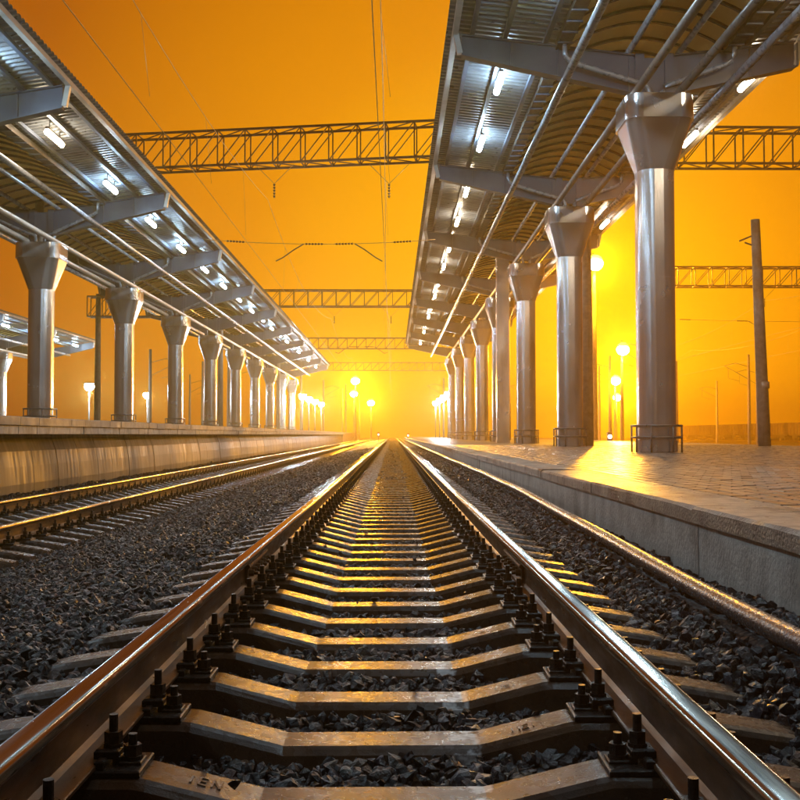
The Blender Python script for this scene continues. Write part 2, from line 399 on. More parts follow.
def stones():
    temps = []
    for t in range(14):
        bm = bmesh.new()
        n = 15
        sc = np.array([RNG.uniform(.75, 1.25), RNG.uniform(.6, 1.0), RNG.uniform(.45, .8)])
        for _ in range(n):
            p = RNG.normal(size=3); p /= np.linalg.norm(p); p *= RNG.uniform(.88, 1.12)
            bm.verts.new(p * sc)
        r = bmesh.ops.convex_hull(bm, input=bm.verts)
        junk = [v for v in bm.verts if not v.link_faces]
        if junk: bmesh.ops.delete(bm, geom=junk, context='VERTS')
        bmesh.ops.triangulate(bm, faces=bm.faces)
        bm.verts.index_update()
        temps.append((np.array([v.co[:] for v in bm.verts]), np.array([[v.index for v in f.verts] for f in bm.faces])))
        bm.free()
    P = []
    def scatter(x0, x1, y0, y1, dens, size, lift=.0):
        n = int((x1 - x0) * (y1 - y0) * dens)
        x = RNG.uniform(x0, x1, n); y = RNG.uniform(y0, y1, n)
        keep = np.abs(x) < .58 * y + 1.2
        x, y = x[keep], y[keep]
        s = size * np.clip(RNG.lognormal(0, .34, len(x)), .4, 1.55)
        z = bz(x, y) + RNG.uniform(-.012, .018, len(x)) + lift
        # keep clear of rails and sleepers
        xr = np.abs(x - TRK)
        d = near_sleeper(y, SY0)
        on = (xr < 1.30) & (d < .105 + s * .35)
        stray = RNG.uniform(size=len(x)) < .004
        railhit = (np.abs(xr - .7975) < .115 + s * .5)
        ok = ~(on & ~(stray & (xr < .6))) & ~railhit
        s = np.where(on & stray, s * .55, s)
        z = np.where(on & stray, np.maximum(z, np.where(xr < .32, -.262, -.225)), z)
        xl = np.abs(x - LTRK); dl = near_sleeper(y, LSY0)
        ok &= ~((xl < 1.26) & (dl < .105 + s * .3)) & ~(np.abs(xl - .7975) < .12 + s * .5)
        tt = np.clip((y - 3.5) / 12, 0, 1); px_ = 1.5 + .13 * tt * tt * (3 - 2 * tt)
        ok &= ~(np.abs(x - px_) < .045) & (x < PLX + .05) & (x > -7.5)
        P.append(np.stack([x, y, z, s], 1)[ok])
    for (y0, y1, dn, sz) in ((1.2, 6, 1150, .027), (6, 12, 850, .028), (12, 22, 480, .032), (22, 40, 200, .043), (40, 70, 60, .06)):
        scatter(-7.4, -1.2, y0, y1, dn, sz)
        scatter(-1.2, 1.2, y0, y1, dn * 1.2, sz * .96)
        scatter(1.2, 1.82, y0, y1, dn, sz)
    P = np.concatenate(P)
    n = len(P)
    ti = RNG.integers(0, len(temps), n)
    q = RNG.normal(size=(n, 4)); q /= np.linalg.norm(q, axis=1)[:, None]
    w, a, b, c = q.T
    R = np.stack([1 - 2 * (b * b + c * c), 2 * (a * b - c * w), 2 * (a * c + b * w), 2 * (a * b + c * w), 1 - 2 * (a * a + c * c), 2 * (b * c - a * w),
                  2 * (a * c - b * w), 2 * (b * c + a * w), 1 - 2 * (a * a + b * b)], 1).reshape(n, 3, 3)
    tint = RNG.lognormal(math.log(.023), .6, n)[:, None] * np.array([.98, .99, 1.03])[None] * RNG.uniform(.9, 1.1, (n, 3))
    rust = RNG.uniform(size=n) < .12
    tint[rust] = tint[rust] * np.array([1.6, 1.05, .7])
    for near in (True, False):
        V, F, T = [], [], []; base = 0
        zone = (P[:, 1] < 12) == near
        for t, (tv, tf) in enumerate(temps):
            idx = np.where((ti == t) & zone)[0]
            if not len(idx): continue
            vv = np.einsum('nij,vj->nvi', R[idx], tv) * P[idx, 3][:, None, None] + P[idx, None, :3]
            ff = tf[None] + (np.arange(len(idx)) * len(tv))[:, None, None] + base
            V.append(vv.reshape(-1, 3)); F.append(ff.reshape(-1, 3)); T.append(np.repeat(tint[idx], len(tv), 0))
            base += len(idx) * len(tv)
        V = np.concatenate(V); F = np.concatenate(F); T = np.concatenate(T)
        me = bpy.data.meshes.new('ballast_gravel')
        me.vertices.add(len(V)); me.vertices.foreach_set('co', V.astype(np.float32).ravel())
        me.loops.add(F.size); me.loops.foreach_set('vertex_index', F.astype(np.int32).ravel())
        me.polygons.add(len(F)); me.polygons.foreach_set('loop_start', np.arange(0, F.size, 3, dtype=np.int32))
        me.polygons.foreach_set('loop_total', np.full(len(F), 3, dtype=np.int32))
        at = me.color_attributes.new('tint', 'FLOAT_COLOR', 'POINT')
        at.data.foreach_set('color', np.concatenate([T, np.ones((len(T), 1))], 1).astype(np.float32).ravel())
        me.polygons.foreach_set('use_smooth', np.zeros(len(F), dtype=bool)); me.materials.append(MATS['stone']); me.update(calc_edges=True); me.validate()
        o = bpy.data.objects.new('ballast_gravel', me); COL.objects.link(o)
        o['kind'] = 'stuff'; o['category'] = 'gravel'
        o['label'] = 'dark wet crushed stone ballast around the near sleepers' if near else 'dark crushed stone ballast farther along the two tracks'
    print('stones', n)
stones()

# ---------------------------------------------------------------- railway tracks
def rail_profile():
    h = [(.012, -.00008), (.0215, -.0005), (.0272, -.0020), (.0318, -.0052), (.0348, -.0100), (.0365, -.0165), (.0373, -.024)]
    h += [(.0375, -.034), (.030, -.044), (.011, -.056), (.009, -.10), (.0105, -.145), (.024, -.158), (.072, -.168), (.075, -.171), (.075, -.18)]
    return h
RH = rail_profile()
def rail_mesh(y0, y1, z):
    prof = RH + [(-x, zz) for x, zz in reversed(RH)]
    n = len(prof); m = MB()
    ys = [y0, 12, 40, 100, y1]
    for y in ys: m.v += [(x, y, z + zz) for x, zz in prof]
    for i in range(len(ys) - 1):
        for k in range(n):
            k2 = (k + 1) % n
            za = (prof[k][1] + prof[k2][1]) / 2
            mt = 1 if za > -.0045 else (2 if za > -.034 else 0)
            m.f.append((i * n + k, i * n + k2, (i + 1) * n + k2, (i + 1) * n + k)); m.m.append(mt); m.s.append(za > -.034)
    m.f.append(tuple(range(n))); m.m.append(0); m.s.append(False)
    m.f.append(tuple((len(ys) - 1) * n + k for k in range(n))); m.m.append(0); m.s.append(False)
    return m

SL = [(1.35, -.262), (1.28, -.245), (1.02, -.205), (.99, -.2), (.62, -.2), (.585, -.204), (.33, -.268), (.30, -.275)]
def sleeper_mesh(k):
    st = SL + [(-x, z) for x, z in reversed(SL)]
    rings = []
    rr = random.Random(k)
    for x, z in st:
        j = lambda a=.0022: rr.uniform(-a, a)
        zt = z + j(.0015); w = .083
        end = abs(x) > 1.34
        rings.append([(x, -.14, -.45), (x, -w - .018 + j(), zt - .022), (x, -w - .004 + j(), zt - .008), (x, -w + .010 + j(), zt),
                      (x, w - .010 + j(), zt), (x, w + .004 + j(), zt - .008), (x, w + .018 + j(), zt - .022), (x, .14, -.45)])
    m = MB(); m.loft(rings)
    return m.mesh('sleeper', 'sleeper_concrete')
SLEEPERS = [sleeper_mesh(k) for k in range(5)]

def hexa(m, x, y, z0, z1, r, n=6, ph=0.0):
    m.loft([[(x + r * math.cos(2 * PI * k / n + ph), y + r * math.sin(2 * PI * k / n + ph), z) for k in range(n)] for z in (z0, z1)])
def fast_parts():
    """screw fastening at one rail seat, +x is away from the rail; z from rail top"""
    pl = MB()
    pl.cbox(-.19, .19, -.082, .082, -.2, -.183, .004)
    for s in (-1, 1):
        pl.cbox(s * .078 - .008 if s > 0 else -.094, .094 if s > 0 else -.070, -.075, .075, -.184, -.160, .004)
    cb = MB()                              # clip over the foot, spring washer, nut, stud
    cb.cbox(-.042, .024, -.036, .036, -.166, -.142, .006)
    cb.cbox(.006, .026, -.03, .03, -.183, -.160, .004)
    hexa(cb, 0, 0, -.143, -.133, .026, 12)
    hexa(cb, 0, 0, -.133, -.102, .024, 6, .3)
    hexa(cb, 0, 0, -.103, -.058, .012, 10)
    ab = MB()                              # anchor bolt, shorter
    ab.cbox(-.03, .03, -.032, .032, -.184, -.174, .003)
    hexa(ab, 0, 0, -.175, -.164, .027, 12)
    hexa(ab, 0, 0, -.165, -.136, .024, 6, .1)
    hexa(ab, 0, 0, -.137, -.108, .012, 10)
    return pl, cb, ab
PL, CB, AB = fast_parts()
PLm, CBm, ABm = PL.mesh('base_plate', 'grease_steel'), CB.mesh('clamp_bolt', 'grease_steel'), AB.mesh('anchor_bolt', 'grease_steel')
def whole_fastening():
    m = MB(); m.add(PL.v, PL.f)
    for s in (-1, 1):
        m.add([(s * (x + .100), y, z) for x, y, z in CB.v], CB.f)
        m.add([(s * (x + .152), y, z) for x, y, z in AB.v], AB.f)
    return m
WF = whole_fastening(); WFm = WF.mesh('fastening', 'grease_steel')
def simple_fast():
    m = MB(); m.box(-.19, .19, -.08, .08, -.2, -.183)
    for s in (-1, 1):
        m.box(s * .1 - .024, s * .1 + .024, -.024, .024, -.183, -.102); m.box(s * .1 - .011, s * .1 + .011, -.011, .011, -.102, -.058)
        m.box(s * .152 - .024, s * .152 + .024, -.024, .024, -.183, -.136)
    return m
SF = simple_fast()

def track(name_label, x, z, y0, count, n_detail, n_whole, fish):
    t = thing('railway_track', name_label, 'railway track', (x, 0, z))
    for s in (-1, 1):
        rl = rail_mesh(-4.0, FAR, 0.0)
        rm = rl.mesh('rail', ['rail_side', 'rail_head', 'rail_head_edge'])
        r = inst(rm, 'rail', t, (x + s * .7975, 0, z))
        if fish:
            fp = MB()
            for q in (-1, 1):
                fp.prism([(q * .012, -.047), (q * .036, -.050), (q * .040, -.062), (q * .026, -.075), (q * .024, -.130), (q * .044, -.150), (q * .044, -.162), (q * .014, -.156)], fish, fish + .82)
                for b in range(6):
                    yy = fish + .07 + b * .136
                    fp.path([(q * .02, yy, -.102), (q * .052, yy, -.102)], .02, 6, smooth=False)
                    fp.path([(q * .05, yy, -.102), (q * .075, yy, -.102)], .011, 8)
            fm = fp.mesh('fishplate', 'rail_side')
            f = inst(fm, 'fishplate', t, (x + s * .7975, 0, z)); f.parent = r; f.location = (0, 0, 0)
    rest = MB()
    for k in range(count):
        y = y0 + k * SP
        jx, jy = random.uniform(-.008, .008), random.uniform(-.008, .008)
        o = inst(SLEEPERS[k % 5], 'sleeper', t, (x + jx, y + jy, z))
        for s in (-1, 1):
            cx = x + s * .7975
            if k < n_detail:
                inst(PLm, 'base_plate', o, (cx, y, z))
                for q in (-1, 1):
                    rz = 0 if q > 0 else PI
                    inst(CBm, 'clamp_bolt', o, (cx + q * .100, y + random.uniform(-.004, .004), z), rz)
                    inst(ABm, 'anchor_bolt', o, (cx + q * .152, y + random.uniform(-.004, .004), z), rz)
            elif k < n_whole:
                inst(WFm, 'fastening', o, (cx, y, z))
            elif y < 110:
                rest.add([(vx + cx, vy + y, vz + z) for vx, vy, vz in SF.v], SF.f)
    fo = part(rest, 'fastening', 'grease_steel', t); fo['kind'] = 'stuff'
    far = MB()
    y = y0 + count * SP
    while y < FAR - 1:
        far.box(x - 1.35, x + 1.35, y - .085, y + .085, z - .4, z - .22); y += SP
    fs = part(far, 'sleeper', 'sleeper_concrete', t); fs['kind'] = 'stuff'
    return t
main_track = track('middle track running straight ahead from the camera with polished rails', TRK, 0.0, SY0, 300, 30, 80, 5.75)
left_track = track('lower track beside the high left platform', LTRK, LZ, LSY0 + 16 * SP, 270, 0, 60, None)

# raised factory marks on near sleepers of the middle track
def strokes(ow, glyphs, x0, y0, z0, slope, h=.05, w=.006, adv=.034):
    G = {'I': [((0.5, 0), (0.5, 1))], 'E': [((0, 0), (0, 1)), ((0, 0), (.8, 0)), ((0, .5), (.7, .5)), ((0, 1), (.8, 1))],
         'N': [((0, 0), (0, 1)), ((0, 1), (.9, 0)), ((.9, 0), (.9, 1))]}
    for i, gch in enumerate(glyphs):
        m = MB()
        for (a, b) in G[gch]:
            pa = (x0 + i * adv + a[0] * .024, y0 + a[1] * h); pb = (x0 + i * adv + b[0] * .024, y0 + b[1] * h)
            m.bar((pa[0], pa[1], z0 + slope * (pa[0] - x0)), (pb[0], pb[1], z0 + slope * (pb[0] - x0)), w)
        part(m, 'embossed_letter', 'embossed', ow)
kids = [o for o in main_track.children if o.name.startswith('sleeper') and not o.get('kind')]
for k in (10, 11, 12, 13, 14):
    yy = SY0 + k * SP
    ow = kids[k]
    if k == 10:
        strokes(ow, 'IEN', TRK - .50, yy - .028, -.2265, -.25)
    strokes(ow, 'IIEI', TRK + .41, yy - .028 + random.uniform(-.008, .008), -.2495, .25, h=.034, w=.005, adv=.022)

# ---------------------------------------------------------------- drain pipe lying along the right platform
pp = MB()
pts = []
for y in list(np.arange(-3, 20, .6)) + list(np.arange(20, 170, 4)):
    t = min(1, max(0, (y - 3.5) / 12.0)); t = t * t * (3 - 2 * t)
    pts.append((1.50 + .13 * t + .008 * math.sin(y * .8), y, -.074 + .055 * t + .006 * math.sin(y * 1.1)))
pp.path(pts, .047, 14)
po = part(pp, 'drain_pipe', 'pipe_steel', None)
tag(po, 'long dark steel pipe lying on the ballast beside the right platform wall', 'pipe')

# ---------------------------------------------------------------- right platform
rp = thing('railway_platform', 'low right platform with concrete edge blocks and wet paving', 'platform', (PLX, 0, -1.2))
body = MB(); body.box(PLX + .30, 14.4, -16, 200, -1.19, PLZ - .085)
part(body, 'paving_bed', 'paving_bed', rp)
def edge_block_mesh(k, L):
    m = MB(); r = random.Random(100 + k)
    g_ = .007
    y0, y1 = g_, L - g_
    j = [r.uniform(-.005, .005) for _ in range(4)]
    n = 7
    # upright slab
    rings = []
    for i in range(n):
        y = y0 + (y1 - y0) * i / (n - 1)
        rings.append([(.04 + j[0], y, -1.1), (.04 + j[0] + r.uniform(-.002, .002), y, PLZ - .108), (.30, y, PLZ - .108), (.30, y, -1.1)])
    m.loft(rings)
    # cap with a worn, slightly broken arris
    rings = []
    for i in range(n * 2):
        y = y0 + (y1 - y0) * i / (n * 2 - 1)
        c = .014 + abs(r.gauss(0, .006)); zz = PLZ + j[1] + r.uniform(-.002, .002)
        rings.append([(j[2], y, PLZ - .102), (j[2] + r.uniform(-.002, .002), y, zz - c), (j[2] + c, y, zz), (.42, y, PLZ), (.42, y, PLZ - .075), (.31, y, PLZ - .102)])
    m.loft(rings, mat=1)
    return m.mesh('edge_block', ['wall_concrete', 'cap_concrete'])
BL = 3.12
EB = [edge_block_mesh(k, BL) for k in range(6)]
for k in range(-7, 52):
    inst(EB[k % 6], 'edge_block', rp, (PLX + random.uniform(-.006, .006), 6.13 + k * BL, random.uniform(-.004, .004)))
# pavers: rows across the platform, the 300 nearest in view as single pieces
PW, PD = .15, .30
pm = MB(); pm.cbox(-PW / 2 + .005, PW / 2 - .005, -PD / 2 + .004, PD / 2 - .004, -.08, 0, .016); PVm = pm.mesh('paver', 'paver')
pv = []
x = PLX + .61; row = 0
while x < 14.3:
    yy = 3.9 + (PD / 2 if row % 2 else 0)
    while yy < 42:
        if x < .46 * yy + .8: pv.append((x, yy))
        yy += PD
    x += PW; row += 1
pv.sort(key=lambda p: p[0] ** 2 + p[1] ** 2)
vis = [p for p in pv if p[0] < .405 * p[1]]
single = set(vis[:300])
for p in vis[:300]:
    o = inst(PVm, 'paver', rp, (p[0], p[1], PLZ + random.uniform(-.003, .003)))
    o.rotation_euler = (random.uniform(-.012, .012), random.uniform(-.008, .008), random.uniform(-.01, .01))
rest = [p for p in pv if p not in single]
A = np.array(rest); n = len(A)
tv = np.array([(-.070, -.145, -.03), (.070, -.145, -.03), (.070, .145, -.03), (-.070, .145, -.03), (-.054, -.129, 0), (.054, -.129, 0), (.054, .129, 0), (-.054, .129, 0)])
tf = np.array([(4, 5, 6, 7), (0, 1, 5, 4), (1, 2, 6, 5), (2, 3, 7, 6), (3, 0, 4, 7)])
V = np.repeat(tv[None], n, 0)
V[:, :, 2] += V[:, :, 0] * RNG.uniform(-.035, .035, n)[:, None] + V[:, :, 1] * RNG.uniform(-.008, .008, n)[:, None] + RNG.uniform(-.003, .003, n)[:, None] + PLZ
V[:, :, 0] += A[:, 0][:, None]; V[:, :, 1] += A[:, 1][:, None]
me = bpy.data.meshes.new('paver_field')
V2 = V.reshape(-1, 3) - np.array(wloc(rp))[None]
F2 = (tf[None] + (np.arange(n) * 8)[:, None, None]).reshape(-1, 4)
me.vertices.add(len(V2)); me.vertices.foreach_set('co', V2.astype(np.float32).ravel())
me.loops.add(F2.size); me.loops.foreach_set('vertex_index', F2.astype(np.int32).ravel())
me.polygons.add(len(F2)); me.polygons.foreach_set('loop_start', np.arange(0, F2.size, 4, dtype=np.int32)); me.polygons.foreach_set('loop_total', np.full(len(F2), 4, dtype=np.int32))
at = me.color_attributes.new('tint', 'FLOAT_COLOR', 'POINT')
tn = np.repeat(RNG.uniform(.07, .19, n), 8)
at.data.foreach_set('color', np.stack([tn, tn * .94, tn * .86, np.ones_like(tn)], 1).astype(np.float32).ravel())
me.polygons.foreach_set('use_smooth', np.zeros(len(F2), dtype=bool)); me.materials.append(MATS['paver_field']); me.update(calc_edges=True)
pf = bpy.data.objects.new('paver_field', me); COL.objects.link(pf); pf.parent = rp; pf['kind'] = 'stuff'
# margin slabs between kerb blocks and pavers
mg = MB()
y = 3.4
SLB = []
while y < 60:
    SLB.append(y); y += .5
smm = MB(); smm.cbox(-.054, .054, -.245, .245, -.08, 0, .005); SMm = smm.mesh('margin_slab', 'cap_concrete')
for y in SLB:
    o = inst(SMm, 'margin_slab', rp, (PLX + .476, y, PLZ + random.uniform(-.004, .002)))
fp_ = MB(); fp_.box(PLX + .43, 14.38, 42, 200, PLZ - .09, PLZ - .004); part(fp_, 'far_paving', 'far_paving', rp)
np_ = MB(); np_.box(PLX + .43, 14.38, -16, 3.3, PLZ - .09, PLZ - .004); part(np_, 'near_paving', 'far_paving', rp)
ke = MB(); ke.box(14.42, 14.75, -16, 200, -1.19, PLZ + .01); part(ke, 'back_kerb', 'cap_concrete', rp)

# ---------------------------------------------------------------- left platform
lp = thing('railway_platform', 'high left platform with overhanging coping above the lower track', 'platform', (LPX - .4, 0, -1.2))
lb = MB(); lb.box(-19.8, LPX - 1.0, -14, 215, -1.19, LPZ - .012); part(lb, 'platform_body', 'far_paving', lp)
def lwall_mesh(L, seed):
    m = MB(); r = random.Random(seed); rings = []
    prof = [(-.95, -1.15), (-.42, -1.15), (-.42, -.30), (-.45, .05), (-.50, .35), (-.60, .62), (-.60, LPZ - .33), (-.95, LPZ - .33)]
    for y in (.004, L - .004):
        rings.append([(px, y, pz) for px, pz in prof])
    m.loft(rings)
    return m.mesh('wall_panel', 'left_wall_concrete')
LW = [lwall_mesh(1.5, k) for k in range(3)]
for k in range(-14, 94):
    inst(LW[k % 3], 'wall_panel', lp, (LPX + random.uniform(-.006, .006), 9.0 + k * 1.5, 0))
cpm = MB(); cpm.cbox(-1.0, 0.0, .006, .994, -.16, 0, .012); CPm = cpm.mesh('coping_slab', 'coping_concrete')
fsm = MB(); fsm.cbox(-.9, -.035, .010, .990, -.325, -.165, .008); FSm = fsm.mesh('fascia_slab', 'wall_concrete')
for k in range(-22, 140):
    inst(CPm, 'coping_slab', lp, (LPX + random.uniform(-.008, .008), 9.0 + k, LPZ + random.uniform(-.006, .004)))
    inst(FSm, 'fascia_slab', lp, (LPX + random.uniform(-.012, .006), 9.0 + k, LPZ))
lf = MB(); lf.box(-19.8, LPX - .02, 149.1, 215, LPZ - .30, LPZ - .014); lf.box(-19.8, LPX - .45, 150, 215, -1.18, LPZ - .32); part(lf, 'far_slab', 'coping_concrete', lp)

# far-left platform under the third canopy
fl = thing('railway_platform', 'far left platform partly hidden behind the high platform', 'platform', (-30, 0, -1.2))
m = MB(); m.box(-42, -28.5, 50, 130, -1.19, LPZ - .02); m.box(-28.48, -28.3, 50, 130, LPZ - .2, LPZ)
part(m, 'platform_body', 'coping_concrete', fl)

# ---------------------------------------------------------------- platform canopies
def rsq(a, fh, z, cseg=6):
    """rounded square ring: half-size a, half-width of the flats fh"""
    r = a - fh; pts = []
    for q, (sx, sy) in enumerate(((1, 1), (-1, 1), (-1, -1), (1, -1))):
        for i in range(cseg + 1):
            t = PI / 2 * q + PI / 2 * i / cseg
            pts.append((sx * fh + r * math.cos(t), sy * fh + r * math.sin(t), z))
    return pts
def column_meshes(H):
    """column of height H from platform to capital top: shaft, capital, collar, bumper rail"""
    def skin(m, rings):
        n = len(rings[0]); cs = 7
        for q in range(4):
            idx = [q * cs + k for k in range(cs)]
            m.loft([[r[k] for k in idx] for r in rings], smooth=True, cap=False, closed=False)
            pair = [q * cs + cs - 1, ((q + 1) * cs) % n]
            m.loft([[r[k] for k in pair] for r in rings], smooth=False, cap=False, closed=False)
        m.add(rings[-1], [tuple(range(n))]); m.add(rings[0], [tuple(reversed(range(n)))])
    sh = MB(); z2 = H - 1.72
    zs = [0.0, 2.1, 4.2, z2] if H > 7.5 else [0.0, 2.4, z2]
    for i in range(len(zs) - 1):
        skin(sh, [rsq(.445, .11, zs[i] + (.004 if i else 0)), rsq(.445, .11, zs[i + 1] - .004)])
        if i: skin(sh, [rsq(.437, .11, zs[i] - .01), rsq(.437, .11, zs[i] + .01)])
    cp = MB()
    skin(cp, [rsq(.452, .115, z2 - .02), rsq(.80, .44, H - .58)])
    cb = MB(); skin(cb, [rsq(.83, .455, H - .60), rsq(.82, .445, H - .02)]); skin(cb, [rsq(.82, .445, H - .02), rsq(.74, .40, H)])
    bs = MB()
    skin(bs, [rsq(.475, .12, .02), rsq(.475, .12, .28)])
    bu = MB()
    for z in (.36, .64):
        ring = [(.54, .28), (.54, -.28), (.28, -.54), (-.28, -.54), (-.54, -.28), (-.54, .28), (-.28, .54), (.28, .54), (.54, .28)]
        bu.path([(x, y, z) for x, y in ring], .028, 8)
    for x, y in ((.54, .26), (.54, -.26), (.26, -.54), (-.26, -.54), (-.54, -.26), (-.54, .26), (-.26, .54), (.26, .54)):
        bu.path([(x, y, 0), (x, y, .64)], .024, 8)
    for x, y in ((1, 0), (-1, 0), (0, 1), (0, -1)):
        bu.path([(x * .44, y * .44, .36), (x * .54, y * .54, .36)], .02, 6)
    return (sh.mesh('column', 'stainless'), cp.mesh('capital', 'stainless'), cb.mesh('capital_band', 'stainless'), bs.mesh('base_sleeve', 'stainless'), bu.mesh('bumper_rail', 'dark_pipe_paint'))

def interp(x, a, b, ya, yb): return ya + (yb - ya) * (x - a) / (b - a)

def canopy(label, xc, zpl, cols, y0, y1, cap, tip_top, tip_bot, col_top, col_bot, wings, detail_to, beams_extra=(), gos=None):
    """wings: {side: (tip offset, deck edge offset)}; heights from lens level"""
    root = thing('platform_canopy', label, 'canopy', (xc, cols[0], zpl))
    CM = column_meshes(Zc(cap) - zpl)
    gos = gos or {-1: 2.25, 1: 2.25}                # gutter line offsets
    GO = 2.25
    def top(o): return Zc(interp(o, .5, 4.67, col_top, tip_top))
    def bot(o): return Zc(interp(o, .5, 4.67, col_bot, tip_bot))
    frames = sorted(list(cols) + list(beams_extra))
    for y in cols:
        c = inst(CM[0], 'column', root, (xc, y, zpl))
        for nm, me in zip(('capital', 'capital_band', 'base_sleeve', 'bumper_rail'), CM[1:]):
            inst(me, nm, c, (xc, y, zpl))
    for y in frames:
        hd = MB()
        for s in (-1, 1): hd.box(xc + s * .36 - .11, xc + s * .36 + .11, y - .14, y + .14, Zc(cap) - .02, Zc(col_top) + .05)
        hd.box(xc - .62, xc + .62, y - .10, y + .10, Zc(col_bot) + .02, Zc(col_top) - .06)
        part(hd, 'beam_head', 'painted_steel', root)
        for s, (tip, edge) in wings.items():
            b = MB()
            P = [(xc + s * .5, bot(.5)), (xc + s * tip, bot(tip)), (xc + s * tip, top(tip)), (xc + s * .5, top(.5))]
            b.prism([(px, pz) for px, pz in P], y - .05, y + .05)
            # flanges
            for (za, zb, q) in ((bot(.5), bot(tip), -1), (top(.5), top(tip), 1)):
                b.prism([(xc + s * .5, za - .012 + q * .008), (xc + s * tip, zb - .012 + q * .008), (xc + s * tip, zb + .018 + q * .008), (xc + s * .5, za + .018 + q * .008)], y - .15, y + .15)
            for o in (2.35, 3.5):
                b.box(xc + s * o - .012, xc + s * o + .012, y - .13, y + .13, bot(o) + .02, top(o) - .02)
            part(b, 'beam', 'painted_steel', root)
            e = MB(); e.bar((xc + s * (tip + .04), y, bot(tip) + .06), (xc + s * (tip + .16), y, top(tip) + .16), .13)
            part(e, 'beam_bracket', 'edge_trim', root)
    # long members
    def longi(name, o, z, r, mat, ya=y0, yb=y1, square=False):
        m = MB()
        if square: m.box(xc + o - r, xc + o + r, ya, yb, z - r, z + r)
        else: m.path([(xc + o, ya, z), (xc + o, yb, z)], r, 14)
        return part(m, name, mat, root)
    for s, (tip, edge) in wings.items():
        GO = gos[s]
        longi('bottom_pipe', s * (GO - .05), bot(GO - .05) - .11, .10, 'pipe_paint')
        longi('inner_pipe', s * .53, Zc(cap) + .13, .10, 'dark_pipe_paint' if xc > 0 else 'edge_trim')
        longi('edge_angle', s * (tip + .16), top(tip) + .10, .07, 'edge_trim', square=True)
        for o in (tip - .25, interp(.5, 0, 1, GO + .35, tip), GO + .42):
            longi('purlin', s * o, top(o) + .07, .055, 'painted_steel', square=True)
        # gutter
        gt = MB(); xg = xc + s * GO; zg = top(GO) + .05
        gt.prism([(xg - .16, zg + .10), (xg - .16, zg - .10), (xg + .16, zg - .10), (xg + .16, zg + .10), (xg + .145, zg + .10), (xg + .145, zg - .085), (xg - .145, zg - .085), (xg - .145, zg + .10)], y0, y1)
        gu = part(gt, 'gutter', 'gutter_steel', root)
        gb = MB()
        yy = y0 + .3
        while yy < min(y1, y0 + 60):
            gb.box(xg - .19, xg + .19, yy - .035, yy + .035, zg - .135, zg - .101); yy += .62
        part(gb, 'gutter_strap', 'painted_steel', gu)['kind'] = 'stuff'
    for s in (-1, 1):
        longi('skylight_purlin', s * .62, top(.5) + .10, .075, 'pipe_paint')
    # per bay: corrugated sheets, skylight with ribs, drain pipes
    cuts = sorted(set([y0] + [f for f in frames if y0 < f < y1] + [y1]))
    for a, b in zip(cuts[:-1], cuts[1:]):
        n = max(2, int(round((b - a) / .25)))
        for s, (tip, edge) in wings.items():
            GO = gos[s]
            m = MB(); o0, o1 = GO + .05, edge
            pr = []
            st = (b - a - .01) / n
            for i in range(n):
                yb_ = a + .005 + i * st
                pr += [(yb_, 0), (yb_ + .30 * st, 0), (yb_ + .42 * st, .055), (yb_ + .84 * st, .055), (yb_ + .98 * st, 0)]
            zl = lambda o: top(o) + .135
            vs = []
            for (yq, dz) in pr:
                vs += [(xc + s * o0, yq, zl(o0) + dz), (xc + s * o1, yq, zl(o1) + dz)]
            for (yq, dz) in pr:
                vs += [(xc + s * o0, yq, zl(o0) + dz + .012), (xc + s * o1, yq, zl(o1) + dz + .012)]
            K = len(pr); fs = []
            for i in range(K - 1):
                fs.append((2 * i, 2 * i + 1, 2 * i + 3, 2 * i + 2)); q = 2 * K
                fs.append((q + 2 * i, q + 2 * i + 2, q + 2 * i + 3, q + 2 * i + 1))
                fs.append((2 * i + 1, q + 2 * i + 1, q + 2 * i + 3, 2 * i + 3))
            m.add(vs, fs)
            part(m, 'roof_sheet', 'deck_steel', root)
        # skylight
        zs_ = top(2.25) + .10; rise = .58; seg = 12; gl, gr = gos[-1], gos[1]
        arc = [(-gl + .16 + (gl + gr - .32) * i / seg, zs_ + rise * (1 - ((2 * i / seg - 1) ** 2))) for i in range(seg + 1)]
        nr = max(2, int(round((b - a) / .92)))
        if a < detail_to:
            def arch(sy):
                fr = MB(); fr.loft([[(xc + px, sy - .03, pz - .03), (xc + px, sy + .03, pz - .03), (xc + px, sy + .03, pz + .03), (xc + px, sy - .03, pz + .03)] for px, pz in arc]); return fr
            sk = part(arch(a + .02), 'skylight', 'gutter_steel', root)
            part(arch(b - .02), 'end_arch', 'gutter_steel', sk)
            for i in range(nr):
                ya, yb2 = a + (b - a) * i / nr, a + (b - a) * (i + 1) / nr
                pm_ = MB(); pm_.loft([[(xc + px, ya + .01, pz), (xc + px, yb2 - .01, pz), (xc + px, yb2 - .01, pz + .012), (xc + px, ya + .01, pz + .012)] for px, pz in arc], smooth=False)
                part(pm_, 'skylight_panel', 'polycarbonate', sk)
                if i:
                    rb = MB(); rb.loft([[(xc + px, ya - .04, pz - .075), (xc + px, ya + .04, pz - .075), (xc + px, ya + .04, pz - .004), (xc + px, ya - .04, pz - .004)] for px, pz in arc])
                    part(rb, 'skylight_rib', 'gutter_steel', sk)
        else:
            pm_ = MB(); pm_.loft([[(xc + px, a + .01, pz), (xc + px, b - .01, pz), (xc + px, b - .01, pz + .012), (xc + px, a + .01, pz + .012)] for px, pz in arc])
            sk = part(pm_, 'skylight', 'polycarbonate', root)
            rb = MB()
            for i in range(1, nr):
                ya = a + (b - a) * i / nr
                rb.loft([[(xc + px, ya - .04, pz - .075), (xc + px, ya + .04, pz - .075), (xc + px, ya + .04, pz - .004), (xc + px, ya - .04, pz - .004)] for px, pz in arc[::2]])
            part(rb, 'skylight_rib', 'gutter_steel', sk)['kind'] = 'stuff'
